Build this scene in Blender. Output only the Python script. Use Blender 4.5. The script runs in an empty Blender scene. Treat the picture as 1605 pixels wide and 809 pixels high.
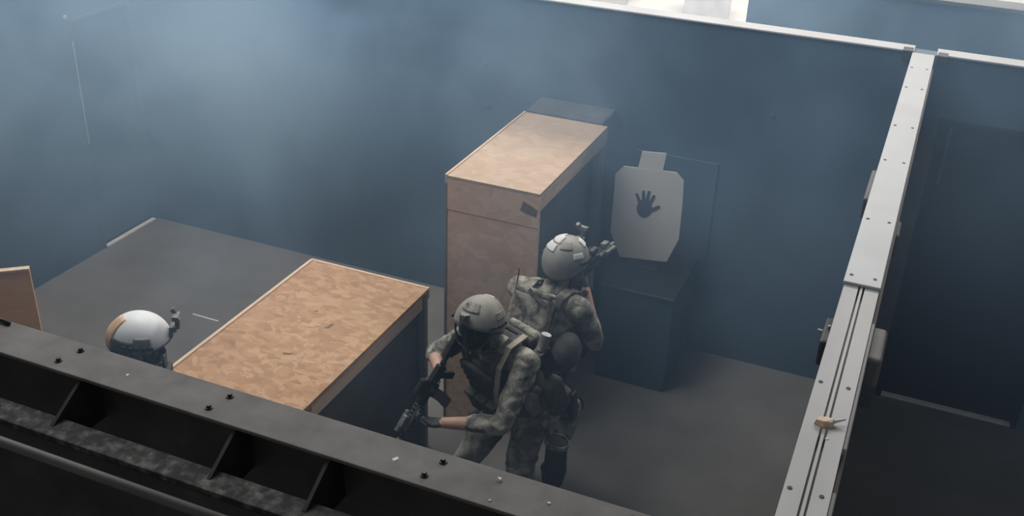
import bpy, bmesh, math, random
import numpy as np
from mathutils import Vector, Matrix, noise

SC = bpy.context.scene
COL = SC.collection
random.seed(7)

# ------------------------------------------------------------------ camera
cam_d = bpy.data.cameras.new('camera')
cam_d.sensor_width = 36.0
cam_d.lens = 36.0 * 1650.0 / 1605.0
cam_d.clip_start = 0.05
cam = bpy.data.objects.new('camera', cam_d)
COL.objects.link(cam)
RC = ((0.9201, 0.3901, 0.0358), (0.2115, -0.4178, -0.8835), (-0.3297, 0.8205, -0.4670))
cam.matrix_world = Matrix((
    (RC[0][0], -RC[1][0], -RC[2][0], 0.0),
    (RC[0][1], -RC[1][1], -RC[2][1], 0.0),
    (RC[0][2], -RC[1][2], -RC[2][2], 4.23),
    (0, 0, 0, 1)))
SC.camera = cam

# ------------------------------------------------------------------ world, lights, exposure
world = bpy.data.worlds.new('hall_ambient')
SC.world = world
world.use_nodes = True
bg = world.node_tree.nodes['Background']
bg.inputs[0].default_value = (0.94, 0.97, 1.0, 1)
bg.inputs[1].default_value = 0.14


def area(name, loc, target, sx, sy, power, color):
    d = bpy.data.lights.new(name, 'AREA')
    d.shape = 'RECTANGLE'
    d.size, d.size_y = sx, sy
    d.energy = power
    d.color = color
    o = bpy.data.objects.new(name, d)
    COL.objects.link(o)
    o.location = loc
    o.rotation_euler = (Vector(target) - Vector(loc)).to_track_quat('-Z', 'Y').to_euler()
    return o


area('skylight_over_room', (-4.2, 5.1, 6.5), (-3.9, 5.5, 0.0), 4.0, 4.0, 300, (0.93, 0.97, 1.0))
area('far_hall_fill', (-1.5, 13.0, 7.5), (-1.5, 14.5, 0.0), 12.0, 5.0, 1900, (1.0, 0.98, 0.96))  # unseen lamp added to turn the hall beyond white

vs = SC.view_settings
vs.view_transform = 'Standard'
vs.look = 'None'
vs.gamma = 1.0
vs.exposure = 0.0
vs.use_curve_mapping = False
SC.cycles.volume_step_rate = 2.0
SC.cycles.volume_bounces = 1

# ------------------------------------------------------------------ materials
MATS = {}


def new_mat(name):
    m = bpy.data.materials.new(name)
    m.use_nodes = True
    MATS[name] = m
    nt = m.node_tree
    return m, nt, nt.nodes['Principled BSDF']


def coords(nt, scale=(1, 1, 1)):
    tc = nt.nodes.new('ShaderNodeTexCoord')
    mp = nt.nodes.new('ShaderNodeMapping')
    mp.inputs['Scale'].default_value = scale
    nt.links.new(tc.outputs['Object'], mp.inputs['Vector'])
    return mp.outputs['Vector']


def ramp(nt, fac, stops, interp='LINEAR'):
    r = nt.nodes.new('ShaderNodeValToRGB')
    r.color_ramp.interpolation = interp
    els = r.color_ramp.elements
    while len(els) < len(stops):
        els.new(0.5)
    for e, (p, c) in zip(els, stops):
        e.position = p
        e.color = (*c, 1)
    nt.links.new(fac, r.inputs['Fac'])
    return r.outputs['Color']


def noise_fac(nt, vec, scale, detail=4, rough=0.55, dist=0.0):
    n = nt.nodes.new('ShaderNodeTexNoise')
    n.inputs['Scale'].default_value = scale
    n.inputs['Detail'].default_value = detail
    n.inputs['Roughness'].default_value = rough
    n.inputs['Distortion'].default_value = dist
    nt.links.new(vec, n.inputs['Vector'])
    return n.outputs['Fac']


def bump(nt, b, fac, strength, dist=0.01):
    n = nt.nodes.new('ShaderNodeBump')
    n.inputs['Strength'].default_value = strength
    n.inputs['Distance'].default_value = dist
    nt.links.new(fac, n.inputs['Height'])
    nt.links.new(n.outputs['Normal'], b.inputs['Normal'])


def simple(name, stops, scale=4.0, rough=0.7, metal=0.0, bmp=0.0, stretch=(1, 1, 1), detail=4, dist=0.0, bscale=None, spec=0.5):
    m, nt, b = new_mat(name)
    v = coords(nt, stretch)
    f = noise_fac(nt, v, scale, detail, dist=dist)
    nt.links.new(ramp(nt, f, stops), b.inputs['Base Color'])
    b.inputs['Roughness'].default_value = rough
    b.inputs['Metallic'].default_value = metal
    b.inputs['Specular IOR Level'].default_value = spec
    if bmp:
        f2 = noise_fac(nt, v, bscale or scale * 4, 3)
        bump(nt, b, f2, bmp)
    return m


simple('blue_paint', [(0.3, (0.060, 0.105, 0.150)), (0.6, (0.080, 0.132, 0.185)), (0.8, (0.105, 0.150, 0.190))], 1.3, 0.62, bmp=0.04, bscale=40)
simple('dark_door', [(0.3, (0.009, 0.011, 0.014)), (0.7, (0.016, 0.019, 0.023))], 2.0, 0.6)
simple('concrete', [(0.25, (0.12, 0.111, 0.102)), (0.55, (0.17, 0.158, 0.147)), (0.8, (0.21, 0.195, 0.182))], 1.6, 0.8, bmp=0.08, bscale=30, detail=8)
simple('far_floor', [(0.3, (0.62, 0.61, 0.59)), (0.7, (0.74, 0.73, 0.71))], 1.0, 0.8)
simple('white_metal', [(0.3, (0.44, 0.44, 0.44)), (0.6, (0.52, 0.52, 0.52)), (0.8, (0.48, 0.468, 0.452))], 2.5, 0.45, bmp=0.02)
simple('rail_metal', [(0.3, (0.35, 0.342, 0.332)), (0.7, (0.45, 0.438, 0.424))], 5.0, 0.5, 0.15, stretch=(1, 0.25, 1))
simple('dark_steel', [(0.3, (0.030, 0.029, 0.027)), (0.6, (0.055, 0.052, 0.048)), (0.8, (0.09, 0.083, 0.074))], 6.0, 0.6, 0.3, bmp=0.1)
simple('dusty_steel', [(0.3, (0.115, 0.104, 0.095)), (0.55, (0.152, 0.138, 0.127)), (0.8, (0.19, 0.174, 0.16))], 9.0, 0.75, 0.1, bmp=0.08, detail=8)
simple('ledge_dust', [(0.42, (0.025, 0.024, 0.022)), (0.55, (0.065, 0.061, 0.056)), (0.72, (0.16, 0.15, 0.14))], 30.0, 0.9, bmp=0.2, detail=8)
simple('post_steel', [(0.3, (0.10, 0.092, 0.086)), (0.7, (0.16, 0.148, 0.138))], 5.0, 0.6, 0.2)
simple('black', [(0.3, (0.006, 0.006, 0.006)), (0.7, (0.012, 0.012, 0.013))], 8, 0.5)
simple('gun_black', [(0.3, (0.012, 0.012, 0.013)), (0.7, (0.035, 0.035, 0.036))], 30, 0.45, 0.4, bmp=0.05)
simple('gun_grey', [(0.3, (0.12, 0.12, 0.118)), (0.7, (0.22, 0.218, 0.21))], 30, 0.5, 0.3)
simple('grey_block', [(0.3, (0.055, 0.058, 0.062)), (0.6, (0.085, 0.088, 0.092)), (0.8, (0.14, 0.14, 0.14))], 7, 0.7, bmp=0.1, detail=8)
simple('shade_panel', [(0.3, (0.060, 0.062, 0.064)), (0.7, (0.085, 0.086, 0.088))], 4, 0.8)  # dark grey that carries the shade inside table and cabinet
simple('target_card', [(0.3, (0.80, 0.765, 0.72)), (0.7, (0.87, 0.835, 0.79))], 5, 0.85)
simple('hand_ink', [(0.3, (0.035, 0.042, 0.05)), (0.7, (0.055, 0.06, 0.068))], 10, 0.9)
simple('skin', [(0.3, (0.46, 0.27, 0.19)), (0.7, (0.55, 0.34, 0.25))], 12, 0.55)
simple('lip_skin', [(0.3, (0.36, 0.16, 0.13)), (0.7, (0.42, 0.2, 0.16))], 12, 0.5)
simple('balaclava', [(0.3, (0.02, 0.022, 0.025)), (0.7, (0.035, 0.037, 0.042))], 40, 0.95, bmp=0.2)
simple('glove', [(0.3, (0.045, 0.043, 0.04)), (0.7, (0.10, 0.095, 0.085))], 25, 0.85, bmp=0.2)
simple('boot', [(0.3, (0.035, 0.033, 0.032)), (0.7, (0.075, 0.07, 0.066))], 14, 0.7, bmp=0.1)
simple('sole_rubber', [(0.3, (0.02, 0.021, 0.024)), (0.7, (0.04, 0.042, 0.046))], 14, 0.85, bmp=0.1)
simple('webbing_tan', [(0.3, (0.30, 0.265, 0.21)), (0.7, (0.42, 0.375, 0.30))], 20, 0.9, bmp=0.15)
simple('webbing_dark', [(0.3, (0.05, 0.047, 0.042)), (0.7, (0.10, 0.094, 0.084))], 20, 0.9, bmp=0.15)
simple('helmet_grey', [(0.3, (0.25, 0.242, 0.22)), (0.6, (0.31, 0.30, 0.275)), (0.8, (0.38, 0.37, 0.34))], 12, 0.5, bmp=0.04)
simple('helmet_dark', [(0.3, (0.22, 0.205, 0.175)), (0.6, (0.30, 0.283, 0.245)), (0.8, (0.38, 0.36, 0.31))], 12, 0.6, bmp=0.06)
simple('helmet_white', [(0.3, (0.68, 0.68, 0.68)), (0.7, (0.80, 0.80, 0.80))], 10, 0.45, 0.0)
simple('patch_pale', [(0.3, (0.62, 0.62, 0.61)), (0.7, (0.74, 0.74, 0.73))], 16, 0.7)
simple('patch_tan', [(0.3, (0.52, 0.30, 0.15)), (0.7, (0.72, 0.46, 0.27))], 16, 0.7)
simple('silver', [(0.3, (0.35, 0.35, 0.37)), (0.7, (0.5, 0.5, 0.52))], 10, 0.42, 0.7)
simple('chip_white', [(0.3, (0.6, 0.58, 0.54)), (0.7, (0.8, 0.78, 0.74))], 30, 0.8)
simple('chip_wood', [(0.3, (0.62, 0.42, 0.28)), (0.7, (0.82, 0.62, 0.46))], 30, 0.8, stretch=(1, 6, 1))
simple('glass_lens', [(0.3, (0.02, 0.03, 0.04)), (0.7, (0.04, 0.05, 0.06))], 3, 0.08)
simple('eye_white', [(0.3, (0.7, 0.68, 0.66)), (0.7, (0.8, 0.78, 0.76))], 3, 0.2)
simple('crate_brown', [(0.3, (0.30, 0.24, 0.19)), (0.7, (0.42, 0.35, 0.28))], 6, 0.8)
simple('crate_grey', [(0.3, (0.34, 0.34, 0.35)), (0.7, (0.46, 0.46, 0.47))], 6, 0.8)


def osb(name, lo, mid, hi, dark, stretch=(1, 1, 1), fscale=22):
    """strand board: warped flakes of slightly different tone, a few dark ones"""
    m, nt, b = new_mat(name)
    v = coords(nt, stretch)
    n1 = nt.nodes.new('ShaderNodeTexNoise')
    n1.inputs['Scale'].default_value = 7
    n1.inputs['Detail'].default_value = 3
    nt.links.new(v, n1.inputs['Vector'])
    mix = nt.nodes.new('ShaderNodeMixRGB')
    mix.blend_type = 'ADD'
    mix.inputs[0].default_value = 0.22
    nt.links.new(v, mix.inputs[1])
    nt.links.new(n1.outputs['Color'], mix.inputs[2])
    vo = nt.nodes.new('ShaderNodeTexVoronoi')
    vo.inputs['Scale'].default_value = fscale
    nt.links.new(mix.outputs[0], vo.inputs['Vector'])
    sep = nt.nodes.new('ShaderNodeSeparateColor')
    nt.links.new(vo.outputs['Color'], sep.inputs[0])
    f = noise_fac(nt, v, 3.0, 5)
    ad = nt.nodes.new('ShaderNodeMath')
    ad.operation = 'MULTIPLY_ADD'
    nt.links.new(sep.outputs[0], ad.inputs[0])
    ad.inputs[1].default_value = 0.55
    sc = nt.nodes.new('ShaderNodeMath')
    sc.operation = 'MULTIPLY'
    sc.inputs[1].default_value = 0.5
    nt.links.new(f, sc.inputs[0])
    nt.links.new(sc.outputs[0], ad.inputs[2])
    c = ramp(nt, ad.outputs[0], [(0.14, dark), (0.2, lo), (0.5, mid), (0.85, hi)])
    nt.links.new(c, b.inputs['Base Color'])
    b.inputs['Roughness'].default_value = 0.75
    bump(nt, b, ad.outputs[0], 0.12, 0.01)
    return m


osb('osb_table', (0.31, 0.165, 0.080), (0.385, 0.217, 0.112), (0.48, 0.295, 0.17), (0.19, 0.095, 0.05), (1.0, 1.5, 1))
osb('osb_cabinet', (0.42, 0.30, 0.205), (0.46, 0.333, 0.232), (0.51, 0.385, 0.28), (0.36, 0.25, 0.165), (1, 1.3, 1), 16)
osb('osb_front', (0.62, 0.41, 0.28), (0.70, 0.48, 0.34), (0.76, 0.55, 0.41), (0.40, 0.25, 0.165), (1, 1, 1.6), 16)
simple('wood_edge', [(0.3, (0.52, 0.38, 0.26)), (0.7, (0.66, 0.51, 0.38))], 10, 0.75, stretch=(6, 1, 6))
simple('wood_apron', [(0.3, (0.56, 0.41, 0.31)), (0.7, (0.66, 0.50, 0.39))], 9, 0.75, stretch=(6, 0.7, 6))
simple('wood_leg', [(0.3, (0.17, 0.155, 0.14)), (0.7, (0.25, 0.23, 0.205))], 9, 0.75, stretch=(6, 6, 0.7))
simple('knot', [(0.3, (0.12, 0.075, 0.05)), (0.7, (0.22, 0.14, 0.09))], 30, 0.8)
simple('ply_orange', [(0.3, (0.68, 0.33, 0.145)), (0.7, (0.78, 0.42, 0.20))], 5, 0.75, stretch=(1, 1, 5))


def camo(name, cols, scale=9.0):
    m, nt, b = new_mat(name)
    v = coords(nt)
    f = noise_fac(nt, v, scale, 3, 0.6, 0.6)
    c = ramp(nt, f, [(0.0, cols[0]), (0.42, cols[1]), (0.5, cols[2]), (0.58, cols[3])], 'CONSTANT')
    f2 = noise_fac(nt, v, 2.6, 2)
    mx = nt.nodes.new('ShaderNodeMixRGB')
    mx.blend_type = 'MULTIPLY'
    mx.inputs[0].default_value = 0.7
    nt.links.new(c, mx.inputs[1])
    nt.links.new(ramp(nt, f2, [(0.3, (0.65, 0.65, 0.65)), (0.7, (1.15, 1.12, 1.08))]), mx.inputs[2])
    nt.links.new(mx.outputs[0], b.inputs['Base Color'])
    b.inputs['Roughness'].default_value = 0.92
    f3 = noise_fac(nt, v, 26, 3, dist=1.0)
    bump(nt, b, f3, 0.45, 0.012)
    return m


camo('camo_cloth', [(0.10, 0.095, 0.082), (0.19, 0.18, 0.155), (0.30, 0.285, 0.245), (0.42, 0.40, 0.35)], 11)
camo('camo_gear', [(0.085, 0.08, 0.07), (0.16, 0.15, 0.13), (0.26, 0.245, 0.21), (0.36, 0.34, 0.295)], 14)

# ------------------------------------------------------------------ mesh builder


class MB:
    def __init__(self):
        self.v, self.f = [], []

    def add(self, vs, fs):
        n = len(self.v)
        self.v += [tuple(p) for p in vs]
        self.f += [tuple(i + n for i in q) for q in fs]
        return self

    def box(self, lo, hi, M=None):
        x0, y0, z0 = lo
        x1, y1, z1 = hi
        vs = [Vector(p) for p in ((x0, y0, z0), (x1, y0, z0), (x1, y1, z0), (x0, y1, z0), (x0, y0, z1), (x1, y0, z1), (x1, y1, z1), (x0, y1, z1))]
        if M is not None:
            vs = [M @ p for p in vs]
        return self.add(vs, [(3, 2, 1, 0), (4, 5, 6, 7), (0, 1, 5, 4), (1, 2, 6, 5), (2, 3, 7, 6), (3, 0, 4, 7)])

    def cbox(self, c, s, M=None):
        return self.box([c[i] - s[i] / 2 for i in range(3)], [c[i] + s[i] / 2 for i in range(3)], M)

    def prism(self, pts, axis, a, b, M=None):
        """pts: 2-D outline; extruded along axis (0,1,2) from a to b"""
        def mk(p, t):
            q = list(p)
            q.insert(axis, t)
            q = Vector(q)
            return M @ q if M is not None else q
        n = len(pts)
        vs = [mk(p, a) for p in pts] + [mk(p, b) for p in pts]
        fs = [tuple(range(n))[::-1], tuple(range(n, 2 * n))]
        fs += [(i, (i + 1) % n, n + (i + 1) % n, n + i) for i in range(n)]
        return self.add(vs, fs)

    def tube(self, p0, r0, p1, r1=None, seg=12, caps=True, M=None):
        r1 = r0 if r1 is None else r1
        p0, p1 = Vector(p0), Vector(p1)
        q = (p1 - p0).to_track_quat('Z', 'Y').to_matrix()
        vs = []
        for p, r in ((p0, r0), (p1, r1)):
            for i in range(seg):
                a = 2 * math.pi * i / seg
                vs.append(p + q @ Vector((r * math.cos(a), r * math.sin(a), 0)))
        if M is not None:
            vs = [M @ p for p in vs]
        fs = [(i, (i + 1) % seg, seg + (i + 1) % seg, seg + i) for i in range(seg)]
        if caps:
            fs += [tuple(range(seg))[::-1], tuple(range(seg, 2 * seg))]
        return self.add(vs, fs)

    def capsule(self, p0, r0, p1, r1, seg=14, rings=5):
        p0, p1 = Vector(p0), Vector(p1)
        if (p1 - p0).length < 1e-5:
            p1 = p0 + Vector((0, 0, 1e-4))
        q = (p1 - p0).to_track_quat('Z', 'Y').to_matrix()
        prof = []
        for i in range(rings + 1):
            t = math.pi / 2 * i / rings
            prof.append((p0, -r0 * math.cos(t), r0 * math.sin(t)))
        for i in range(rings + 1):
            t = math.pi / 2 * i / rings
            prof.append((p1, r1 * math.sin(t), r1 * math.cos(t)))
        return self.rev(prof, q, seg)

    def rev(self, prof, q, seg):
        vs, fs = [], []
        for (c, h, r) in prof:
            for j in range(seg):
                a = 2 * math.pi * j / seg
                vs.append(c + q @ Vector((max(r, 1e-4) * math.cos(a), max(r, 1e-4) * math.sin(a), h)))
        n = len(prof)
        for i in range(n - 1):
            for j in range(seg):
                k = (j + 1) % seg
                fs.append((i * seg + j, i * seg + k, (i + 1) * seg + k, (i + 1) * seg + j))
        fs.append(tuple(range(seg))[::-1])
        fs.append(tuple((n - 1) * seg + j for j in range(seg)))
        return self.add(vs, fs)

    def ellipsoid(self, c, r, M=None, seg=18, rings=10):
        vs, fs = [], []
        c = Vector(c)
        for i in range(rings + 1):
            t = math.pi * i / rings
            for j in range(seg):
                a = 2 * math.pi * j / seg
                s = max(math.sin(t), 0.002)
                p = Vector((r[0] * s * math.cos(a), r[1] * s * math.sin(a), -r[2] * math.cos(t)))
                vs.append(c + (M @ p if M is not None else p))
        for i in range(rings):
            for j in range(seg):
                k = (j + 1) % seg
                fs.append((i * seg + j, i * seg + k, (i + 1) * seg + k, (i + 1) * seg + j))
        fs.append(tuple(range(seg))[::-1])
        fs.append(tuple(rings * seg + j for j in range(seg)))
        return self.add(vs, fs)

    def path(self, pts, w, t, M=None, up=(0, 0, 1), side=None):
        """flat strap of width w and thickness t swept along pts; side = width direction"""
        pts = [Vector(p) for p in pts]
        side = Vector(side)
        vs, fs = [], []
        for i, p in enumerate(pts):
            d = (pts[min(i + 1, len(pts) - 1)] - pts[max(i - 1, 0)]).normalized()
            n = d.cross(side).normalized()
            s = n.cross(d).normalized()
            for a, b in ((-1, -1), (1, -1), (1, 1), (-1, 1)):
                q = p + s * (a * w / 2) + n * (b * t / 2)
                vs.append(M @ q if M is not None else q)
        for i in range(len(pts) - 1):
            for j in range(4):
                k = (j + 1) % 4
                fs.append((i * 4 + j, i * 4 + k, i * 4 + 4 + k, i * 4 + 4 + j))
        fs += [(3, 2, 1, 0), tuple(len(pts) * 4 - 4 + j for j in range(4))]
        return self.add(vs, fs)

    def wire(self, pts, r, seg=8):
        pts = [Vector(p) for p in pts]
        vs, fs = [], []
        for i, p in enumerate(pts):
            d = (pts[min(i + 1, len(pts) - 1)] - pts[max(i - 1, 0)]).normalized()
            q = d.to_track_quat('Z', 'Y').to_matrix()
            for j in range(seg):
                a = 2 * math.pi * j / seg
                vs.append(p + q @ Vector((r * math.cos(a), r * math.sin(a), 0)))
        for i in range(len(pts) - 1):
            for j in range(seg):
                k = (j + 1) % seg
                fs.append((i * seg + j, i * seg + k, i * seg + seg + k, i * seg + seg + j))
        fs += [tuple(range(seg))[::-1], tuple((len(pts) - 1) * seg + j for j in range(seg))]
        return self.add(vs, fs)

    def mesh(self, name):
        me = bpy.data.meshes.new(name)
        me.from_pydata(self.v, [], self.f)
        bm = bmesh.new()
        bm.from_mesh(me)
        bmesh.ops.recalc_face_normals(bm, faces=bm.faces)
        bm.to_mesh(me)
        bm.free()
        return me

    def build(self, name, mat, parent=None, bevel=0.0, smooth=False, seg=2):
        me = self.mesh(name)
        me.materials.append(MATS[mat])
        if smooth:
            for p in me.polygons:
                p.use_smooth = True
        o = bpy.data.objects.new(name, me)
        COL.objects.link(o)
        if parent is not None:
            o.parent = parent
        if bevel:
            b = o.modifiers.new('bevel', 'BEVEL')
            b.width = bevel
            b.segments = seg
            b.limit_method = 'ANGLE'
        return o


def tag(o, label=None, cat=None, group=None, kind=None):
    if label:
        o['label'] = label
    if cat:
        o['category'] = cat
    if group:
        o['group'] = group
    if kind:
        o['kind'] = kind
    return o


def struct(o, label):
    return tag(o, label, kind='structure')


def empty(name, loc, rz=0.0):
    o = bpy.data.objects.new(name, None)
    COL.objects.link(o)
    o.empty_display_size = 0.2
    o.location = loc
    o.rotation_euler = (0, 0, rz)
    return o


def share(src, name, parent, loc, rot=None):
    o = src.copy()
    o.name = name
    COL.objects.link(o)
    o.parent = parent
    o.location = loc
    if rot is not None:
        o.rotation_euler = rot
    return o


H = 2.44          # wall height
YB = 6.70         # face of the back wall
XL = -6.15        # face of the left wall
XR0, XR1 = -0.115, -0.015   # partition wall on the right

# ------------------------------------------------------------------ setting
struct(MB().box((-9.0, 0.3, -0.2), (4.5, 9.2, 0.0)).build('floor', 'concrete'), 'bare grey concrete floor of the room')

# back wall with a doorway in the right-hand room
wb = MB()
wb.box((-9.0, YB, 0), (0.115, YB + 0.10, H))
wb.box((0.115, YB, 2.06), (1.03, YB + 0.10, H))
wb.box((1.03, YB, 0), (4.5, YB + 0.10, H))
wall_back = struct(wb.build('wall_back', 'blue_paint'), 'tall blue painted wall across the back of the room')
cap = MB().box((-9.0, YB - 0.012, H), (-0.125, YB + 0.125, H + 0.012)).build('cap_strip', 'white_metal', wall_back, 0.003)
MB().box((0.005, YB - 0.012, H), (4.5, YB + 0.125, H + 0.012)).build('cap_strip', 'white_metal', wall_back, 0.003)
MB().box((-0.19, YB - 0.03, H - 0.05), (-0.13, YB + 0.06, H + 0.014)).build('end_bracket', 'dark_steel', wall_back, 0.004)
MB().box((0.012, YB - 0.05, H - 0.06), (0.07, YB + 0.04, H + 0.014)).build('end_bracket', 'dark_steel', wall_back, 0.004)
for (x, z) in ((-2.96, 1.93), (-2.93, 1.62), (-0.9, 1.9)):
    MB().tube((x, YB - 0.012, z), 0.013, (x, YB + 0.002, z), 0.016, 12).build('bolt', 'post_steel', wall_back)

# doorway in the right-hand room: dark door, frame, pale strip standing in for light under the door
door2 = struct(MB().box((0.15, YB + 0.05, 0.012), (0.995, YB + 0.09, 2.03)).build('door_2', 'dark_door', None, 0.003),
               'dark closed door in the shadowed room on the right')
fr = MB()
fr.box((0.115, YB - 0.012, 0), (0.15, YB + 0.10, 2.06))
fr.box((0.995, YB - 0.012, 0), (1.03, YB + 0.10, 2.06))
fr.box((0.15, YB - 0.012, 2.03), (0.995, YB + 0.10, 2.06))
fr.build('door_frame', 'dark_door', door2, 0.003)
MB().box((0.12, YB + 0.0, 0.0), (1.02, YB + 0.05, 0.012)).build('light_gap_strip', 'patch_pale', door2, 0.002)
MB().box((0.175, YB + 0.035, 1.62), (0.19, YB + 0.05, 2.0)).build('hinge_strip', 'post_steel', door2, 0.002)

# left wall with a door beside the corner
wl = MB()
wl.box((XL - 0.10, 0.3, 0), (XL, 6.02, H))
wl.box((XL - 0.10, 6.02, 1.97), (XL, YB, H))
wall_left = struct(wl.build('wall_left', 'blue_paint'), 'blue painted wall along the left side of the room')
door1 = struct(MB().box((XL - 0.09, 6.045, 0.014), (XL - 0.05, YB - 0.03, 1.94)).build('door_1', 'blue_paint', None, 0.003),
               'blue door set in the left wall next to the corner')
f1 = MB()
f1.box((XL - 0.10, 6.02, 0), (XL + 0.008, 6.045, 1.97))
f1.box((XL - 0.10, YB - 0.03, 0), (XL + 0.008, YB, 1.97))
f1.box((XL - 0.10, 6.045, 1.94), (XL + 0.008, YB - 0.03, 1.97))
f1.build('door_frame', 'blue_paint', door1, 0.003)
MB().box((XL + 0.008, 6.022, 0.95), (XL + 0.014, 6.036, 1.80)).build('edge_strip', 'rail_metal', door1, 0.002)  # pale strip stands for the lit edge of the jamb
MB().box((XL - 0.03, 6.05, 0.0), (XL + 0.012, YB - 0.035, 0.014)).build('light_gap_strip', 'patch_pale', door1, 0.002)  # pale colour imitates light showing through the gap below the door
MB().tube((XL, 6.0, 1.99), 0.018, (XL + 0.012, 6.0, 1.99), 0.014, 12).build('bolt', 'rail_metal', wall_left)

# partition wall on the right with its metal rail
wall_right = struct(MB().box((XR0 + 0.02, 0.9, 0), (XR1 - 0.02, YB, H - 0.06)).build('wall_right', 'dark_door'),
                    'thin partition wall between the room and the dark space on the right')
rail = MB()
prof = [(-0.128, 0), (-0.008, 0), (-0.008, 0.07), (-0.056, 0.07), (-0.056, 0.045), (-0.0625, 0.045), (-0.0625, 0.070),
        (-0.0715, 0.070), (-0.0715, 0.045), (-0.078, 0.045), (-0.078, 0.07), (-0.128, 0.07)]
rail.prism([(x, H - 0.07 + z) for x, z in prof], 1, 0.9, 6.66)
rail.build('top_rail', 'rail_metal', wall_right, 0.0)
cp = MB().box((-0.133, 3.50, H), (-0.004, 6.66, H + 0.012))
cp.build('cover_plate', 'white_metal', wall_right, 0.003)
sc_src = None
for (yy, zt) in ((6.33, H + 0.012), (5.93, H + 0.012), (5.27, H + 0.012), (4.77, H + 0.012), (4.08, H + 0.012), (3.56, H + 0.012), (2.83, H), (2.29, H), (1.75, H)):
    for xx in (-0.112, -0.030):
        if sc_src is None:
            sc_src = MB().tube((0, 0, -0.006), 0.0075, (0, 0, 0.002), 0.0065, 12).build('screw', 'black', wall_right)
            sc_src.location = (xx, yy, zt)
        else:
            share(sc_src, 'screw', wall_right, (xx, yy, zt))
side = MB()
side.box((-0.008, 2.0, H - 0.10), (0.006, 6.60, H - 0.055))
side.build('side_channel', 'post_steel', wall_right, 0.003)
for (y0, y1) in ((2.55, 3.3), (1.3, 2.35)):
    MB().box((-0.008, y0, H - 0.045), (0.004, y1, H - 0.022)).build('side_lip', 'rail_metal', wall_right, 0.003)
# hanging bracket and posts on the dark side
MB().box((-0.006, 3.08, H - 0.14), (0.050, 3.30, H - 0.03)).build('hanger_bracket', 'post_steel', wall_right, 0.015, seg=3)
MB().box((0.0, 6.50, 0.0), (0.10, 6.69, 2.02)).build('corner_post', 'post_steel', wall_right, 0.006)
MB().box((-0.006, 4.20, H - 0.19), (0.02, 4.36, H - 0.09)).build('hanger_bracket', 'post_steel', wall_right, 0.012, seg=3)
# brackets that stick out on the room side
MB().box((-0.162, 4.55, H - 0.20), (-0.12, 4.92, H - 0.10)).build('room_side_bracket', 'post_steel', wall_right, 0.01)
MB().box((-0.160, 3.24, H - 0.20), (-0.12, 3.42, H - 0.10)).build('room_side_bracket', 'dark_steel', wall_right, 0.01)
MB().tube((-0.16, 3.36, H - 0.13), 0.006, (-0.178, 3.36, H - 0.13), 0.007, 10).build('bolt', 'rail_metal', wall_right)
MB().tube((-0.142, 3.34, H - 0.10), 0.005, (-0.142, 3.34, H - 0.09), 0.005, 10).build('bolt', 'rail_metal', wall_right)

# near wall: steel beam on top with stiffener plates towards the gallery
wall_front = struct(MB().box((-7.5, 1.955, 0), (-0.02, 2.015, H - 0.012)).build('wall_front', 'dark_steel'),
                    'dark steel near wall with a broad dusty top edge')
MB().box((-7.5, 1.885, H - 0.012), (-0.14, 2.032, H)).build('top_flange', 'dusty_steel', wall_front, 0.003)
MB().box((-7.5, 1.725, 2.325), (-0.14, 1.805, 2.345)).build('lower_ledge', 'ledge_dust', wall_front, 0.003)
MB().box((-7.5, 1.725, 2.27), (-0.14, 1.735, 2.325)).build('ledge_skirt', 'dark_steel', wall_front, 0.003)
MB().tube((-7.5, 1.668, 2.322), 0.015, (-0.14, 1.668, 2.322), 0.015, 14).build('guard_bar', 'post_steel', wall_front, 0, True)
gs = None
for gx in (-2.95, -2.65, -2.11, -1.565, -1.264, -0.72):
    if gs is None:
        gs = MB().prism([(1.895, H - 0.012), (1.955, H - 0.012), (1.955, 2.25), (1.80, 2.25), (1.762, 2.346), (1.772, 2.352)], 0, -0.006, 0.006).build('stiffener_plate', 'dark_steel', wall_front, 0.001)
        gs.location = (gx, 0, 0)
    else:
        share(gs, 'stiffener_plate', wall_front, (gx, 0, 0))
bs = None
for bx in (-3.1, -2.2, -1.655, -0.975, -0.45):
    for dy, dx in ((1.995, 0.0), (1.925, -0.02)):
        if bs is None:
            bs = MB().tube((0, 0, -0.002), 0.011, (0, 0, 0.004), 0.011, 16).tube((0, 0, 0.004), 0.0075, (0, 0, 0.011), 0.0065, 6).build('bolt', 'black', wall_front)
            bs.location = (bx + dx, dy, H)
        else:
            share(bs, 'bolt', wall_front, (bx + dx, dy, H), (0, 0, bx * 7))

# what lies beyond the back wall: passage wall and a bright hall
wall_rear = struct(MB().box((-1.40, 8.10, 0), (5.0, 8.20, H)).build('wall_rear', 'blue_paint'), 'blue wall of the passage behind the back wall')
MB().box((-1.42, 8.07, H), (5.0, 8.30, H + 0.03)).build('cap_strip', 'post_steel', wall_rear, 0.004)
struct(MB().box((-20, 9.2, -0.2), (14, 24, 0.0)).build('floor_hall', 'far_floor'), 'pale floor of the bright hall beyond the walls')
struct(MB().box((-20, 21.5, 0.0), (14, 21.7, 9.0)).build('wall_hall', 'far_floor'), 'white far wall of the bright hall')

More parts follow.
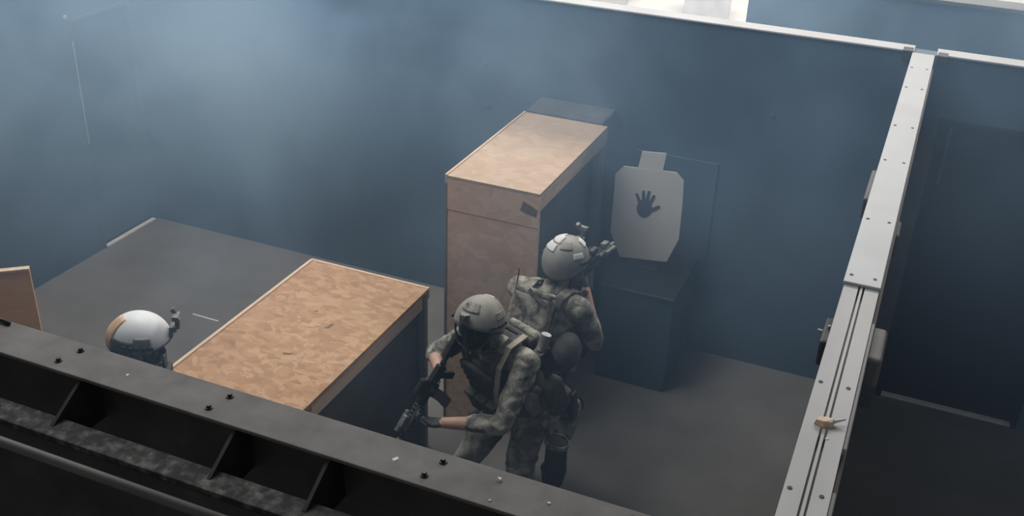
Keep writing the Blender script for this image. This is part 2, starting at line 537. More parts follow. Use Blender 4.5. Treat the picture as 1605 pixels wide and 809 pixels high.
# ------------------------------------------------------------------ furniture
# plywood table
T = empty('plywood_table', (-2.86, 4.16, 0))
tag(T, 'tall strand-board table with pale edges, left of the two camouflaged people', 'table')
TX, TY, TZ = 0.395, 0.67, 1.15
MB().box((-TX, -TY, TZ - 0.022), (TX, TY, TZ)).build('table_top', 'osb_table', T, 0.002)
MB().box((-TX - 0.020, -TY, TZ - 0.07), (-TX, TY, TZ + 0.008)).build('edge_strip', 'wood_edge', T, 0.002)
MB().box((-TX - 0.020, TY, TZ - 0.07), (TX, TY + 0.018, TZ + 0.002)).build('edge_strip', 'wood_edge', T, 0.002)
MB().box((TX - 0.040, -TY + 0.02, TZ - 0.125), (TX - 0.015, TY - 0.045, TZ - 0.022)).build('apron', 'wood_apron', T, 0.002)
MB().box((-TX, -TY + 0.02, TZ - 0.125), (TX - 0.055, -TY + 0.04, TZ - 0.022)).build('apron', 'wood_apron', T, 0.002)
leg = MB().box((-0.02, -0.02, 0), (0.02, 0.02, TZ - 0.022)).build('leg', 'wood_leg', T, 0.002)
leg.location = (TX - 0.022, TY - 0.022, 0)
for (x, y) in ((TX - 0.022, -TY + 0.06), (-TX + 0.022, TY - 0.022), (-TX + 0.022, -TY + 0.06)):
    share(leg, 'leg', T, (x, y, 0))
MB().box((TX - 0.075, -TY + 0.04, 0.0), (TX - 0.058, TY - 0.045, TZ - 0.022)).build('side_panel', 'shade_panel', T, 0.001)  # dark sheet added in place of the shade under the table
MB().box((-TX + 0.045, TY - 0.035, 0.0), (TX - 0.045, TY - 0.018, TZ - 0.022)).build('back_panel', 'shade_panel', T, 0.001)
for (x, y, s, r) in ((0.10, 0.05, 0.028, 0.6), (0.05, -0.28, 0.024, -0.4), (-0.05, 0.16, 0.010, 0.2)):
    m = MB()
    pts = [(s * (1 + 0.5 * math.sin(3 * a + r)) * math.cos(a), 0.55 * s * (1 + 0.4 * math.cos(2 * a)) * math.sin(a)) for a in [i * math.pi / 5 for i in range(10)]]
    o = m.prism(pts, 2, 0, 0.0015).build('dark_flake', 'knot', T)
    o.location = (x, y, TZ)
    o.rotation_euler = (0, 0, r + 0.7)

# tall plywood cabinet
CB = empty('plywood_cabinet', (-2.205, 5.76, 0))
tag(CB, 'tall plywood cabinet with open right side, standing end-on near the back wall', 'cabinet')
CX, CY, CZ = 0.295, 0.615, 1.75
MB().box((-CX, -CY, CZ - 0.02), (CX, CY, CZ)).build('top_panel', 'osb_cabinet', CB, 0.002)
MB().box((-CX - 0.015, -CY, CZ - 0.05), (-CX, CY, CZ + 0.006)).build('edge_strip', 'wood_edge', CB, 0.002)
MB().box((-CX, -CY, 1.53), (CX, -CY + 0.02, CZ - 0.02)).build('upper_end_panel', 'osb_front', CB, 0.002)
MB().box((-CX, -CY + 0.004, 0), (CX, -CY + 0.022, 1.526)).build('lower_end_panel', 'osb_front', CB, 0.002)
MB().box((-CX - 0.015, -CY - 0.002, 0), (-CX, -CY + 0.03, CZ - 0.05)).build('corner_strip', 'wood_leg', CB, 0.002)
MB().box((-CX - 0.006, -CY + 0.03, 0), (-CX + 0.012, CY, CZ - 0.05)).build('side_panel', 'osb_front', CB, 0.001)
MB().box((-CX + 0.012, CY - 0.02, 0), (CX - 0.03, CY, CZ - 0.02)).build('end_panel', 'shade_panel', CB, 0.001)
MB().box((CX - 0.03, -CY + 0.02, CZ - 0.115), (CX, CY, CZ - 0.02)).build('top_rail', 'wood_edge', CB, 0.002)
MB().box((CX - 0.03, CY - 0.16, 0), (CX, CY, CZ - 0.115)).build('back_stile', 'post_steel', CB, 0.002)
MB().box((CX - 0.08, -CY + 0.022, 0.0), (CX - 0.065, CY - 0.02, CZ - 0.02)).build('shade_panel', 'shade_panel', CB, 0.001)  # sheet set in the open side, coloured like its shaded interior
MB().prism([(-0.05, -0.03), (0.0, -0.045), (0.055, -0.055), (0.06, -0.01), (0.02, 0.01), (-0.03, 0.03)], 1, -0.0015, 0).build('dark_knot', 'knot', CB).location = (CX - 0.07, -CY, 1.655)

# grey block behind the cabinet
GB = empty('grey_block', (-2.22, 6.53, 0))
tag(GB, 'dark grey slab-topped block between plywood cabinet and back wall', 'block')
MB().box((-0.27, -0.145, 0), (0.25, 0.15, 1.73)).build('body', 'grey_block', GB, 0.006)
MB().box((-0.285, -0.15, 1.73), (0.27, 0.155, 1.765)).build('top_slab', 'grey_block', GB, 0.008)

# blue box with target
BB = empty('blue_box', (-1.515, 6.37, 0))
tag(BB, 'waist-high blue painted box against the back wall under the pale target', 'box')
MB().box((-0.255, -0.315, 0), (0.255, 0.315, 0.735)).build('body', 'blue_paint', BB, 0.006)
MB().box((-0.262, -0.325, 0.735), (0.262, 0.318, 0.75)).build('lid', 'dark_door', BB, 0.004)
MB().box((-0.262, -0.330, 0.736), (0.262, -0.325, 0.752)).build('lid_edge', 'post_steel', BB, 0.002)
BK = MB().box((-1.78, 6.688, 0.751), (-1.20, 6.698, 1.50)).build('backing_board', 'blue_paint', None, 0.004)
tag(BK, 'blue backing board standing on the blue box behind the target', 'board')

TG = empty('shooting_target', (-1.585, 6.40, 0.75))
tag(TG, 'pale eight-sided card target with a neck tab and a dark handprint', 'target')
RCm = Matrix(RC)


def on_y(px, py, Y):
    w = RCm.transposed() @ Vector((px - 802.5, py - 404.5, 1650.0))
    w = w * (Y / w.y)
    return (w.x, w.z + 4.23)


def card(pts, y, t, name, mat, bev=0.0):
    q = [on_y(a, b, 6.40) for a, b in pts]
    q = [(x + 1.585, z - 0.75) for x, z in q]
    return MB().prism(q, 1, y - t, y).build(name, mat, TG, bev)


card([(978, 260), (1061, 270), (1072, 283), (1070, 320), (1064, 375), (1045, 410), (972, 402), (957, 362), (962, 310), (965, 272)], 0.0, 0.006, 'card', 'target_card')
card([(1007, 237), (1045, 240), (1039, 269), (1000, 264)], 0.0, 0.0055, 'neck_tab', 'target_card')


def hand_outline():
    """a spread hand seen flat, in metres"""
    pts = []
    palm_c = (0.0, 0.0)
    fingers = [(-0.036, 0.030, 118, 0.052, 0.0105), (-0.014, 0.046, 98, 0.056, 0.011), (0.008, 0.048, 86, 0.058, 0.011), (0.030, 0.038, 72, 0.050, 0.0105), (0.040, -0.012, 38, 0.056, 0.012)]
    out = []
    for (bx, by, ang, L, r) in fingers:
        a = math.radians(ang)
        d = (math.cos(a), math.sin(a))
        n = (-d[1], d[0])
        loop = [(bx + n[0] * r * 1.1 - d[0] * .03, by + n[1] * r * 1.1 - d[1] * .03), (bx + n[0] * r, by + n[1] * r)]
        for k in range(7):
            t = math.pi / 2 - math.pi * k / 6
            loop.append((bx + d[0] * (L + r * .9 * math.cos(t)) + n[0] * r * .9 * math.sin(t), by + d[1] * (L + r * .9 * math.cos(t)) + n[1] * r * .9 * math.sin(t)))
        loop += [(bx - n[0] * r, by - n[1] * r), (bx - n[0] * r * 1.1 - d[0] * .03, by - n[1] * r * 1.1 - d[1] * .03)]
        out.append(loop)
    palm = [(0.048 * math.cos(a) - 0.002, 0.062 * math.sin(a) - 0.004) for a in [i * math.pi / 12 for i in range(24)]]
    out.append(palm)
    return out


hm = MB()
hx, hz = on_y(1011, 325, 6.40)
for i, lp in enumerate(hand_outline()):
    hm.prism([(hx + 1.585 + x * 1.12 + 0.05 * z, hz - 0.75 + z * 1.12) for x, z in lp], 1, -0.0075 - 0.0003 * i, -0.006)
hm.build('handprint', 'hand_ink', TG)
# stand that holds the card up on the box
st = MB()
st.box((-0.012, 0.002, 0.0), (0.012, 0.02, 0.55))
st.box((-0.12, -0.02, 0.0), (0.12, 0.05, 0.012))
st.build('stand', 'dark_steel', TG, 0.002)

# plywood barrier at the left
PB = empty('plywood_barrier', (-4.62, 3.93, 0), math.radians(40))
tag(PB, 'orange-brown plywood barrier panel at the left edge behind the near wall', 'panel')
MB().box((-1.1, -0.012, 0.03), (0, 0.012, 1.19)).build('sheet', 'ply_orange', PB, 0.001)
MB().box((-1.1, -0.02, 1.19), (0, 0.02, 1.205)).build('top_edge', 'wood_edge', PB, 0.002)
MB().box((-0.10, -0.2, 0), (-0.06, 0.2, 0.03)).build('foot', 'wood_leg', PB, 0.002)
MB().box((-1.04, -0.2, 0), (-1.0, 0.2, 0.03)).build('foot', 'wood_leg', PB, 0.002)

# ------------------------------------------------------------------ small things lying about
cb = MB().wire([(-2.75, 2.02, H + 0.008), (-2.66, 2.022, H + 0.012), (-2.58, 2.018, H + 0.011), (-2.50, 2.012, H + 0.007)], 0.0065)
tag(cb.build('cable_end', 'black', None, 0, True), 'short black cable end on the near wall below the orange-brown panel', 'cable')


def chip(name, loc, s, mat, label, cat, group=None, seed=0, flat=0.5):
    rnd = random.Random(seed)
    n = 7
    bot = [(s * rnd.uniform(.7, 1.2) * math.cos(2 * math.pi * i / n), s * rnd.uniform(.6, 1.1) * math.sin(2 * math.pi * i / n)) for i in range(n)]
    m = MB()
    vs = [(x, y, 0) for x, y in bot] + [(x * .8 + rnd.uniform(-.1, .1) * s, y * .8, s * flat * rnd.uniform(.6, 1.3)) for x, y in bot]
    fs = [tuple(range(n))[::-1], tuple(range(n, 2 * n))] + [(i, (i + 1) % n, n + (i + 1) % n, n + i) for i in range(n)]
    m.add(vs, fs)
    o = m.build(name, mat)
    o.location = loc
    o.rotation_euler = (0, 0, rnd.uniform(0, 6))
    return tag(o, label, cat, group)


def at_z(px, py, z):
    w = RCm.transposed() @ Vector((px - 802.5, py - 404.5, 1650.0))
    w = w * ((z - 4.23) / w.z)
    return (w.x, w.y, z)


chip('debris_chip', at_z(783, 753, H), 0.0085, 'chip_white', 'white chip on the near wall edge, just below the front person', 'debris', 'chips on the near wall', 1, 0.9)
chip('debris_chip', at_z(620, 720, H), 0.010, 'chip_white', 'flat pale chip on the near wall, left of a pair of bolts', 'debris', 'chips on the near wall', 2, 0.2)
chip('debris_chip', at_z(768, 785, H), 0.005, 'chip_white', 'tiny pale crumb on the near wall, lower of two below the front person', 'debris', 'chips on the near wall', 3, 0.6)
chip('debris_chip', at_z(860, 789, H), 0.006, 'chip_white', 'rightmost pale crumb on the near wall edge', 'debris', 'chips on the near wall', 4, 0.5)
chip('debris_chip', at_z(200, 588, H), 0.006, 'chip_white', 'pale speck on the near wall below the lone white helmet', 'debris', 'chips on the near wall', 5, 0.3)
WS = empty('wood_splinter', at_z(1294, 664, H))
WS.scale = (1.2, 1.2, 1.2)
tag(WS, 'torn tan wood splinter lying on the grooved metal rail', 'debris')
m = MB()
m.add([(-0.026, -0.012, 0.001), (-0.004, -0.020, 0.001), (0.016, -0.012, 0.001), (0.020, 0.006, 0.004), (0.0, 0.014, 0.001), (-0.02, 0.008, 0.001),
       (-0.022, -0.010, 0.012), (-0.004, -0.016, 0.016), (0.014, -0.009, 0.014), (0.017, 0.004, 0.016), (0.0, 0.011, 0.013), (-0.017, 0.006, 0.011)],
      [(5, 4, 3, 2, 1, 0), (6, 7, 8, 9, 10, 11)] + [(i, (i + 1) % 6, 6 + (i + 1) % 6, 6 + i) for i in range(6)])
m.build('chunk', 'chip_wood', WS)
MB().tube((0.012, 0.0, 0.008), 0.006, (0.042, 0.018, 0.014), 0.0025, 6).build('sliver', 'chip_white', WS)
chip('debris_chip', at_z(1296, 688, H), 0.006, 'chip_white', 'pale crumb on the metal rail just below the wood splinter', 'debris', None, 6, 0.3)

# drifting smoke that fills the room
def build_haze():
    o = MB().box((XL + 0.002, 2.06, 0.002), (2.6, 8.09, 3.3)).build('smoke_haze', 'black')
    o.data.materials.clear()
    m = bpy.data.materials.new('smoke')
    m.use_nodes = True
    nt = m.node_tree
    nt.nodes.remove(nt.nodes['Principled BSDF'])
    vol = nt.nodes.new('ShaderNodeVolumeScatter')
    vol.inputs['Color'].default_value = (0.46, 0.70, 1.0, 1)
    vol.inputs['Anisotropy'].default_value = 0.1
    tc = nt.nodes.new('ShaderNodeTexCoord')
    sep = nt.nodes.new('ShaderNodeSeparateXYZ')
    nt.links.new(tc.outputs['Object'], sep.inputs[0])

    def mr(src, a, b, c, d):
        n = nt.nodes.new('ShaderNodeMapRange')
        n.interpolation_type = 'SMOOTHSTEP'
        for i, v in enumerate((a, b, c, d)):
            n.inputs[i + 1].default_value = v
        nt.links.new(src, n.inputs[0])
        return n.outputs[0]

    def mul(a, b):
        n = nt.nodes.new('ShaderNodeMath')
        n.operation = 'MULTIPLY'
        for i, v in enumerate((a, b)):
            if isinstance(v, (int, float)):
                n.inputs[i].default_value = v
            else:
                nt.links.new(v, n.inputs[i])
        return n.outputs[0]
    side = mr(sep.outputs[0], -5.8, 1.0, 1.0, 0.20)
    low = mr(sep.outputs[2], 0.35, 2.35, HAZE_LOW, 1.0)
    top = mr(sep.outputs[2], 2.3, 3.28, 1.0, 0.0)
    back = mul(mr(sep.outputs[1], 3.0, 6.0, 0.22, 1.0), mr(sep.outputs[1], 6.6, 7.4, 1.0, 3.2))
    nz = noise_fac(nt, tc.outputs['Object'], 0.75, 3, 0.6, 0.4)
    cl = mr(nz, 0.36, 0.64, 0.25, 1.7)
    # thinner smoke low down beyond the partition
    beyond = mr(sep.outputs[0], -0.25, 0.10, 0.0, 1.0)
    thin = mr(sep.outputs[2], 1.2, 2.45, -0.95, 0.3)
    ad = nt.nodes.new('ShaderNodeMath')
    ad.operation = 'ADD'
    ad.inputs[0].default_value = 1.0
    nt.links.new(mul(beyond, thin), ad.inputs[1])
    low = mul(low, ad.outputs[0])
    d = mul(mul(mul(side, low), mul(top, back)), mul(cl, HAZE))
    nt.links.new(d, vol.inputs['Density'])
    nt.links.new(vol.outputs[0], nt.nodes['Material Output'].inputs['Volume'])
    o.data.materials.append(m)
    tag(o, 'thin blue-grey smoke drifting through the whole room', 'smoke', kind='stuff')


HAZE, HAZE_LOW = 0.37, 0.03
build_haze()

a_, b_ = at_z(302, 493, 0.0), at_z(356, 494, 0.0)
lath = MB().box((a_[0], a_[1] - 0.008, 0.0), (b_[0], a_[1] + 0.008, 0.006)).build('wood_lath', 'patch_pale', None, 0.001)
lath.location = (0, 0, 0)
tag(lath, 'thin pale lath lying on the floor left of the strand-board table', 'lath')

# crates in the bright hall
def crate(name, loc, s, mat, label):
    c = empty(name, loc, 0.2)
    tag(c, label, 'crate')
    MB().box((-s[0] / 2, -s[1] / 2, 0), (s[0] / 2, s[1] / 2, s[2] - 0.05)).build('body', mat, c, 0.01)
    MB().box((-s[0] / 2 - .03, -s[1] / 2 - .03, s[2] - 0.05), (s[0] / 2 + .03, s[1] / 2 + .03, s[2])).build('lid', mat, c, 0.01)


x, y, _ = at_z(938, 6, 0.0)
crate('storage_crate', (x, y, 0), (0.9, 0.6, 0.55), 'crate_brown', 'brown crate in the bright hall beyond the back wall')
x, y, _ = at_z(1010, 13, 0.0)
crate('storage_crate', (x + 1.0, y, 0), (0.7, 0.6, 0.6), 'crate_grey', 'grey crate in the bright hall beyond the back wall')

# ------------------------------------------------------------------ people
V = Vector


def frame(origin, fwd, up):
    """matrix with local +y = fwd, +z ~ up"""
    y = V(fwd).normalized()
    x = y.cross(V(up)).normalized()
    z = x.cross(y)
    M = Matrix.Identity(4)
    for i, a in enumerate((x, y, z)):
        M[0][i], M[1][i], M[2][i] = a
    M.translation = V(origin)
    return M


class Body:
    """union of tapered limbs and ellipsoids, fused to one continuous surface"""

    def __init__(self):
        self.parts = []   # (kind, data, tag)
        self.mb = MB()

    def limb(self, tagname, *pr):
        for (p0, r0), (p1, r1) in zip(pr[:-1], pr[1:]):
            self.mb.capsule(p0, r0, p1, r1)
            self.parts.append((V(p0), r0, V(p1), r1, tagname))

    def ell(self, tagname, c, r, M):
        R3 = M.to_3x3()
        self.mb.ellipsoid(c, r, R3)
        ax = max(range(3), key=lambda i: r[i])
        others = [r[i] for i in range(3) if i != ax]
        rr = sum(others) / 2
        d = R3.col[ax].normalized() * max(r[ax] - rr, 0.001)
        self.parts.append((V(c) - d, rr, V(c) + d, rr, tagname))

    def hand(self, wrist, d, n, thumb_side, curl=0.9, tagname='glove', spread=0.02):
        """d: wrist to knuckles, n: way the palm faces, thumb_side: direction of the thumb edge"""
        w, d, n = V(wrist), V(d).normalized(), V(n).normalized()
        n = (n - d * n.dot(d)).normalized()
        s = d.cross(n).normalized()
        if s.dot(V(thumb_side)) < 0:
            s = -s
        self.limb(tagname, (w - d * .02, .026), (w + d * .03, .024))
        lens = [(.042, .026, .020), (.046, .029, .021), (.043, .027, .020), (.034, .021, .018)]
        for i, (off, ln) in enumerate(zip((.030, .0105, -.0095, -.029), lens)):
            base = w + d * .02 + s * off * .55
            kn = w + d * (.092 - .006 * abs(i - 1)) + s * off
            self.limb(tagname, (base, .017), (kn, .0115))
            p, ang = kn, curl * .55
            for k, L in enumerate(ln):
                dirv = d * math.cos(ang) + n * math.sin(ang) + s * spread * (1.5 - i) * .4
                q = p + dirv.normalized() * L
                self.limb(tagname, (p, .0105 - .0008 * k), (q, .0098 - .0008 * k))
                p, ang = q, ang + curl * .75
        t0 = w + d * .022 + s * .024
        t1 = t0 + (d * .6 + s * .65 + n * .35).normalized() * .042
        t2 = t1 + (d * .75 + s * .15 + n * (.3 + .5 * curl)).normalized() * .034
        t3 = t2 + (d * .7 - s * .15 * curl + n * (.3 + .6 * curl)).normalized() * .026
        self.limb(tagname, (t0, .016), (t1, .0125), (t2, .0112), (t3, .0098))

    def finish(self, name, parent, mats, cloth, seed=0):
        me = self.mb.mesh(name)
        o = bpy.data.objects.new(name, me)
        COL.objects.link(o)
        r = o.modifiers.new('fuse', 'REMESH')
        r.mode = 'VOXEL'
        r.voxel_size = 0.0075
        sm = o.modifiers.new('smooth', 'SMOOTH')
        sm.factor = 0.5
        sm.iterations = 3
        dg = bpy.context.evaluated_depsgraph_get()
        ev = o.evaluated_get(dg)
        me2 = bpy.data.meshes.new_from_object(ev)
        o.modifiers.clear()
        o.data = me2
        bpy.data.meshes.remove(me)
        nv = len(me2.vertices)
        co = np.empty(nv * 3)
        me2.vertices.foreach_get('co', co)
        co = co.reshape(-1, 3)
        no = np.empty(nv * 3)
        me2.vertices.foreach_get('normal', no)
        no = no.reshape(-1, 3)
        best = np.full(nv, 1e9)
        idx = np.zeros(nv, int)
        for i, (a, ra, b, rb, t) in enumerate(self.parts):
            a, b = np.array(a), np.array(b)
            ab = b - a
            h = np.clip(((co - a) @ ab) / max(ab @ ab, 1e-9), 0, 1)
            dist = np.linalg.norm(co - a - h[:, None] * ab, axis=1) - (ra + (rb - ra) * h)
            m = dist < best
            best[m] = dist[m]
            idx[m] = i
        tags = [p[4] for p in self.parts]
        is_cloth = np.array([t in cloth for t in tags])[idx]
        disp = np.zeros(nv)
        for k in np.nonzero(is_cloth)[0]:
            p = co[k]
            q = V((p[0] * 9 + seed, p[1] * 9, p[2] * 15))
            q2 = V((p[0] * 24, p[1] * 24 + seed, p[2] * 34))
            disp[k] = 0.010 * (0.35 - abs(noise.noise(q)) * 1.6) + 0.004 * noise.noise(q2)
        co = co + no * disp[:, None]
        me2.vertices.foreach_set('co', co.ravel())
        names = list(mats.keys())
        me2.materials.clear()
        for k in names:
            me2.materials.append(MATS[mats[k]])
        vm = np.array([names.index(t) for t in tags])[idx]
        for p in me2.polygons:
            p.material_index = int(vm[p.vertices[0]])
            p.use_smooth = True
        me2.update()
        o.parent = parent
        o.name = name
        return o


def helmet_pt(az, el, off=0.0):
    a, b, c = 0.126 + off, 0.148 + off, 0.138 + off
    return V((a * math.cos(el) * math.sin(az), b * math.cos(el) * math.cos(az) - 0.004, c * math.sin(el)))


def helmet_rim(az):
    c = math.cos(az)
    front = math.radians(10)
    back = math.radians(-38)
    sidev = math.radians(-20 if abs(math.sin(az)) > .3 else -10)
    t = (1 + c) / 2
    base = back + (front - back) * (t ** 0.8)
    ear = math.exp(-((abs(az) - 1.6) / 0.42) ** 2)
    return base + ear * math.radians(4)


def helmet_patch(az0, az1, el0, el1, off, M, n=8, t=0.004):
    m = MB()
    vs, fs = [], []
    for lay in (off + t, off - 0.004):
        for i in range(n + 1):
            for j in range(n + 1):
                az = az0 + (az1 - az0) * i / n
                el = el0 + (el1 - el0) * j / n
                vs.append(M @ helmet_pt(az, el, lay))
    N = (n + 1) ** 2
    for i in range(n):
        for j in range(n):
            a = i * (n + 1) + j
            q = (a, a + 1, a + n + 2, a + n + 1)
            fs.append(q)
            fs.append(tuple(N + k for k in q[::-1]))
    ring = [i * (n + 1) for i in range(n)] + [n * (n + 1) + j for j in range(n)] + [i * (n + 1) + n for i in range(n, 0, -1)] + [j for j in range(n, 0, -1)]
    for k in range(len(ring)):
        a, b = ring[k], ring[(k + 1) % len(ring)]
        fs.append((a, b, N + b, N + a))
    return m.add(vs, fs)


def helmet(parent, M, mat, patches, nods=True, mount_mat='gun_grey'):
    """high-cut helmet: shell with rim, ear rails, front mount, patches, strap, ear cups"""
    nu, nv = 56, 14
    m = MB()
    vs, fs = [], []
    for off in (0.0, -0.010):
        for i in range(nu):
            az = -math.pi + 2 * math.pi * i / nu
            r = helmet_rim(az)
            for j in range(nv + 1):
                el = r + (math.pi / 2 - r) * j / nv * 0.995
                vs.append(M @ helmet_pt(az, el, off))
    S = nu * (nv + 1)
    for i in range(nu):
        k = (i + 1) % nu
        for j in range(nv):
            a, b = i * (nv + 1) + j, k * (nv + 1) + j
            fs.append((a, b, b + 1, a + 1))
            fs.append((S + a, S + a + 1, S + b + 1, S + b))
        a, b = i * (nv + 1), k * (nv + 1)
        fs.append((a, S + a, S + b, b))
    fs.append(tuple(i * (nv + 1) + nv for i in range(nu)))
    fs.append(tuple(S + i * (nv + 1) + nv for i in range(nu))[::-1])
    m.add(vs, fs)
    h = m.build('helmet', mat, parent, 0, True)
    # rim edging
    MB().wire([M @ helmet_pt(-math.pi + 2 * math.pi * i / 56, helmet_rim(-math.pi + 2 * math.pi * i / 56), -0.003) for i in range(57)], 0.0055).build('rim_edging', 'webbing_dark', h, 0, True)
    for (a0, a1, e0, e1, pm) in patches:
        helmet_patch(math.radians(a0), math.radians(a1), math.radians(e0), math.radians(e1), 0.001, M).build('patch', pm, h, 0, True)
    for sx in (-1, 1):
        m = MB()
        for k in range(5):
            az = sx * math.radians(62 + 11 * k)
            p = helmet_pt(az, math.radians(9), 0.004)
            m.ellipsoid(M @ p, (0.008, 0.017, 0.011), M.to_3x3(), 10, 6)
        m.build('side_rail', 'gun_black', h, 0, True)
        # ear cup
        m = MB()
        c = V((sx * 0.092, -0.008, -0.052))
        m.ellipsoid(M @ c, (0.022, 0.038, 0.048), M.to_3x3(), 14, 8)
        m.ellipsoid(M @ (c + V((sx * .014, 0, 0))), (0.012, 0.026, 0.034), M.to_3x3(), 14, 8)
        m.build('ear_cup', 'gun_grey', h, 0, True)
        # chin strap
        MB().path([M @ V(p) for p in ((sx * .112, .045, .0), (sx * .098, .060, -.05), (sx * .06, .080, -.105), (0, .088, -.122))], 0.018, 0.003, side=M.to_3x3() @ V((0, 1, .4))).build('chin_strap', 'webbing_dark', h)
    # front mount
    m = MB()
    m.cbox((0, .142, .062), (.052, .020, .058), M)
    m.cbox((0, .158, .075), (.034, .016, .030), M)
    m.build('front_mount', mount_mat, h, 0.004)
    if nods:
        m = MB()
        m.cbox((0, .168, .105), (.026, .022, .055), M)
        m.cbox((0.0, .160, .140), (.060, .030, .022), M)
        m.tube((-.020, .152, .146), .013, (-.022, .135, .166), .014, 12, True, M)
        m.build('raised_mount_arm', mount_mat, h, 0.003)
    return h


def head(B, M, face='skin'):
    R = M.to_3x3()
    P = lambda *p: M @ V(p)
    B.ell(face, P(0, -.008, .018), (.074, .094, .092), M)
    B.ell(face, P(0, .026, -.045), (.058, .064, .066), M)
    B.limb(face, (P(0, .068, -.085), .028), (P(0, .070, -.086), .028))
    B.limb(face, (P(0, .088, .005), .010), (P(0, .108, -.032), .013), (P(0, .098, -.040), .014))
    B.limb(face, (P(-.036, .080, .020), .011), (P(.036, .080, .020), .011))
    for s in (-1, 1):
        B.ell(face, P(s * .078, -.006, -.012), (.010, .020, .032), M)
        B.limb(face, (P(s * .040, .066, -.028), .019), (P(s * .046, .052, -.030), .019))
    B.limb('lip' if face == 'skin' else face, (P(-.020, .090, -.062), .0085), (P(.020, .090, -.062), .0085))


def eyes(parent, M):
    for s in (-1, 1):
        MB().ellipsoid(M @ V((s * .032, .082, .0)), (.012, .010, .009), M.to_3x3(), 12, 8).build('eye', 'eye_white', parent, 0, True)


def vest(parent, M, mat='camo_gear', pouches=True):
    """plate carrier round the chest; M: chest frame (x right, y front, z up the spine)"""
    m = MB()
    n, vs, fs = 28, [], []
    rows = [(-.225, .178, .132), (-.20, .188, .142), (-.08, .190, .148), (.06, .186, .148), (.12, .168, .138), (.150, .148, .122)]
    for (z, a, b) in rows:
        for i in range(n):
            t = 2 * math.pi * i / n
            c, s = math.cos(t), math.sin(t)
            e = 0.7
            dip = 0.0
            if z > .1:
                dip = -0.05 * abs(c) ** 3
            vs.append(M @ V((a * math.copysign(abs(c) ** e, c), b * math.copysign(abs(s) ** e, s), z + dip)))
    for k in range(len(rows) - 1):
        for i in range(n):
            j = (i + 1) % n
            fs.append((k * n + i, k * n + j, (k + 1) * n + j, (k + 1) * n + i))
    fs += [tuple(range(n))[::-1], tuple((len(rows) - 1) * n + i for i in range(n))]
    m.add(vs, fs)
    v = m.build('plate_carrier', mat, parent, 0.006, True)
    # back and front plates
    for s, nm in ((1, 'front_panel'), (-1, 'back_panel')):
        MB().cbox((0, s * .150, -.01), (.255, .030, .31), M).build(nm, mat, v, 0.014, seg=3)
        mm = MB()
        for k in range(4):
            mm.cbox((0, s * .167, .10 - .045 * k), (.24, .004, .022), M)
        mm.build('webbing_rows', 'webbing_dark', v, 0.001)
    for s in (-1, 1):
        MB().path([M @ V(p) for p in ((s * .095, .135, .10), (s * .105, .115, .185), (s * .11, .04, .225), (s * .11, -.05, .225), (s * .105, -.115, .185), (s * .095, -.135, .10))], .055, .016, side=M.to_3x3() @ V((1, 0, 0))).build('shoulder_strap', mat, v, 0.004)
    if pouches:
        for x in (-.085, 0, .085):
            MB().cbox((x, .188, -.125), (.075, .048, .135), M).build('magazine_pouch', mat, v, 0.010, seg=3)
            MB().cbox((x, .190, -.062), (.078, .054, .030), M).build('pouch_flap', 'webbing_dark', v, 0.008)
        for s in (-1, 1):
            MB().cbox((s * .200, .02, -.13), (.050, .11, .15), M).build('side_pouch', 'camo_gear', v, 0.012, seg=3)
    return v


def boots(parent, ankle, toe_dir, up, side):
    """sole under a boot; ankle point, toe direction, upward direction of the foot"""
    M = frame(ankle, toe_dir, up)
    pts = [(-.036, -.085), (-.028, -.100), (.028, -.100), (.036, -.085), (.040, .0), (.050, .10), (.044, .165), (.015, .195), (-.015, .195), (-.044, .165), (-.050, .10), (-.040, .0)]
    MB().prism(pts, 2, -.100, -.072, M).build('boot_sole', 'sole_rubber', parent, 0.004)
    m = MB()
    for k in range(5):
        m.cbox((0, .055 + .022 * k, -.012 - .0085 * k), (.055, .007, .010), M)
    m.build('boot_laces', 'webbing_tan', parent, 0.002)
    return M


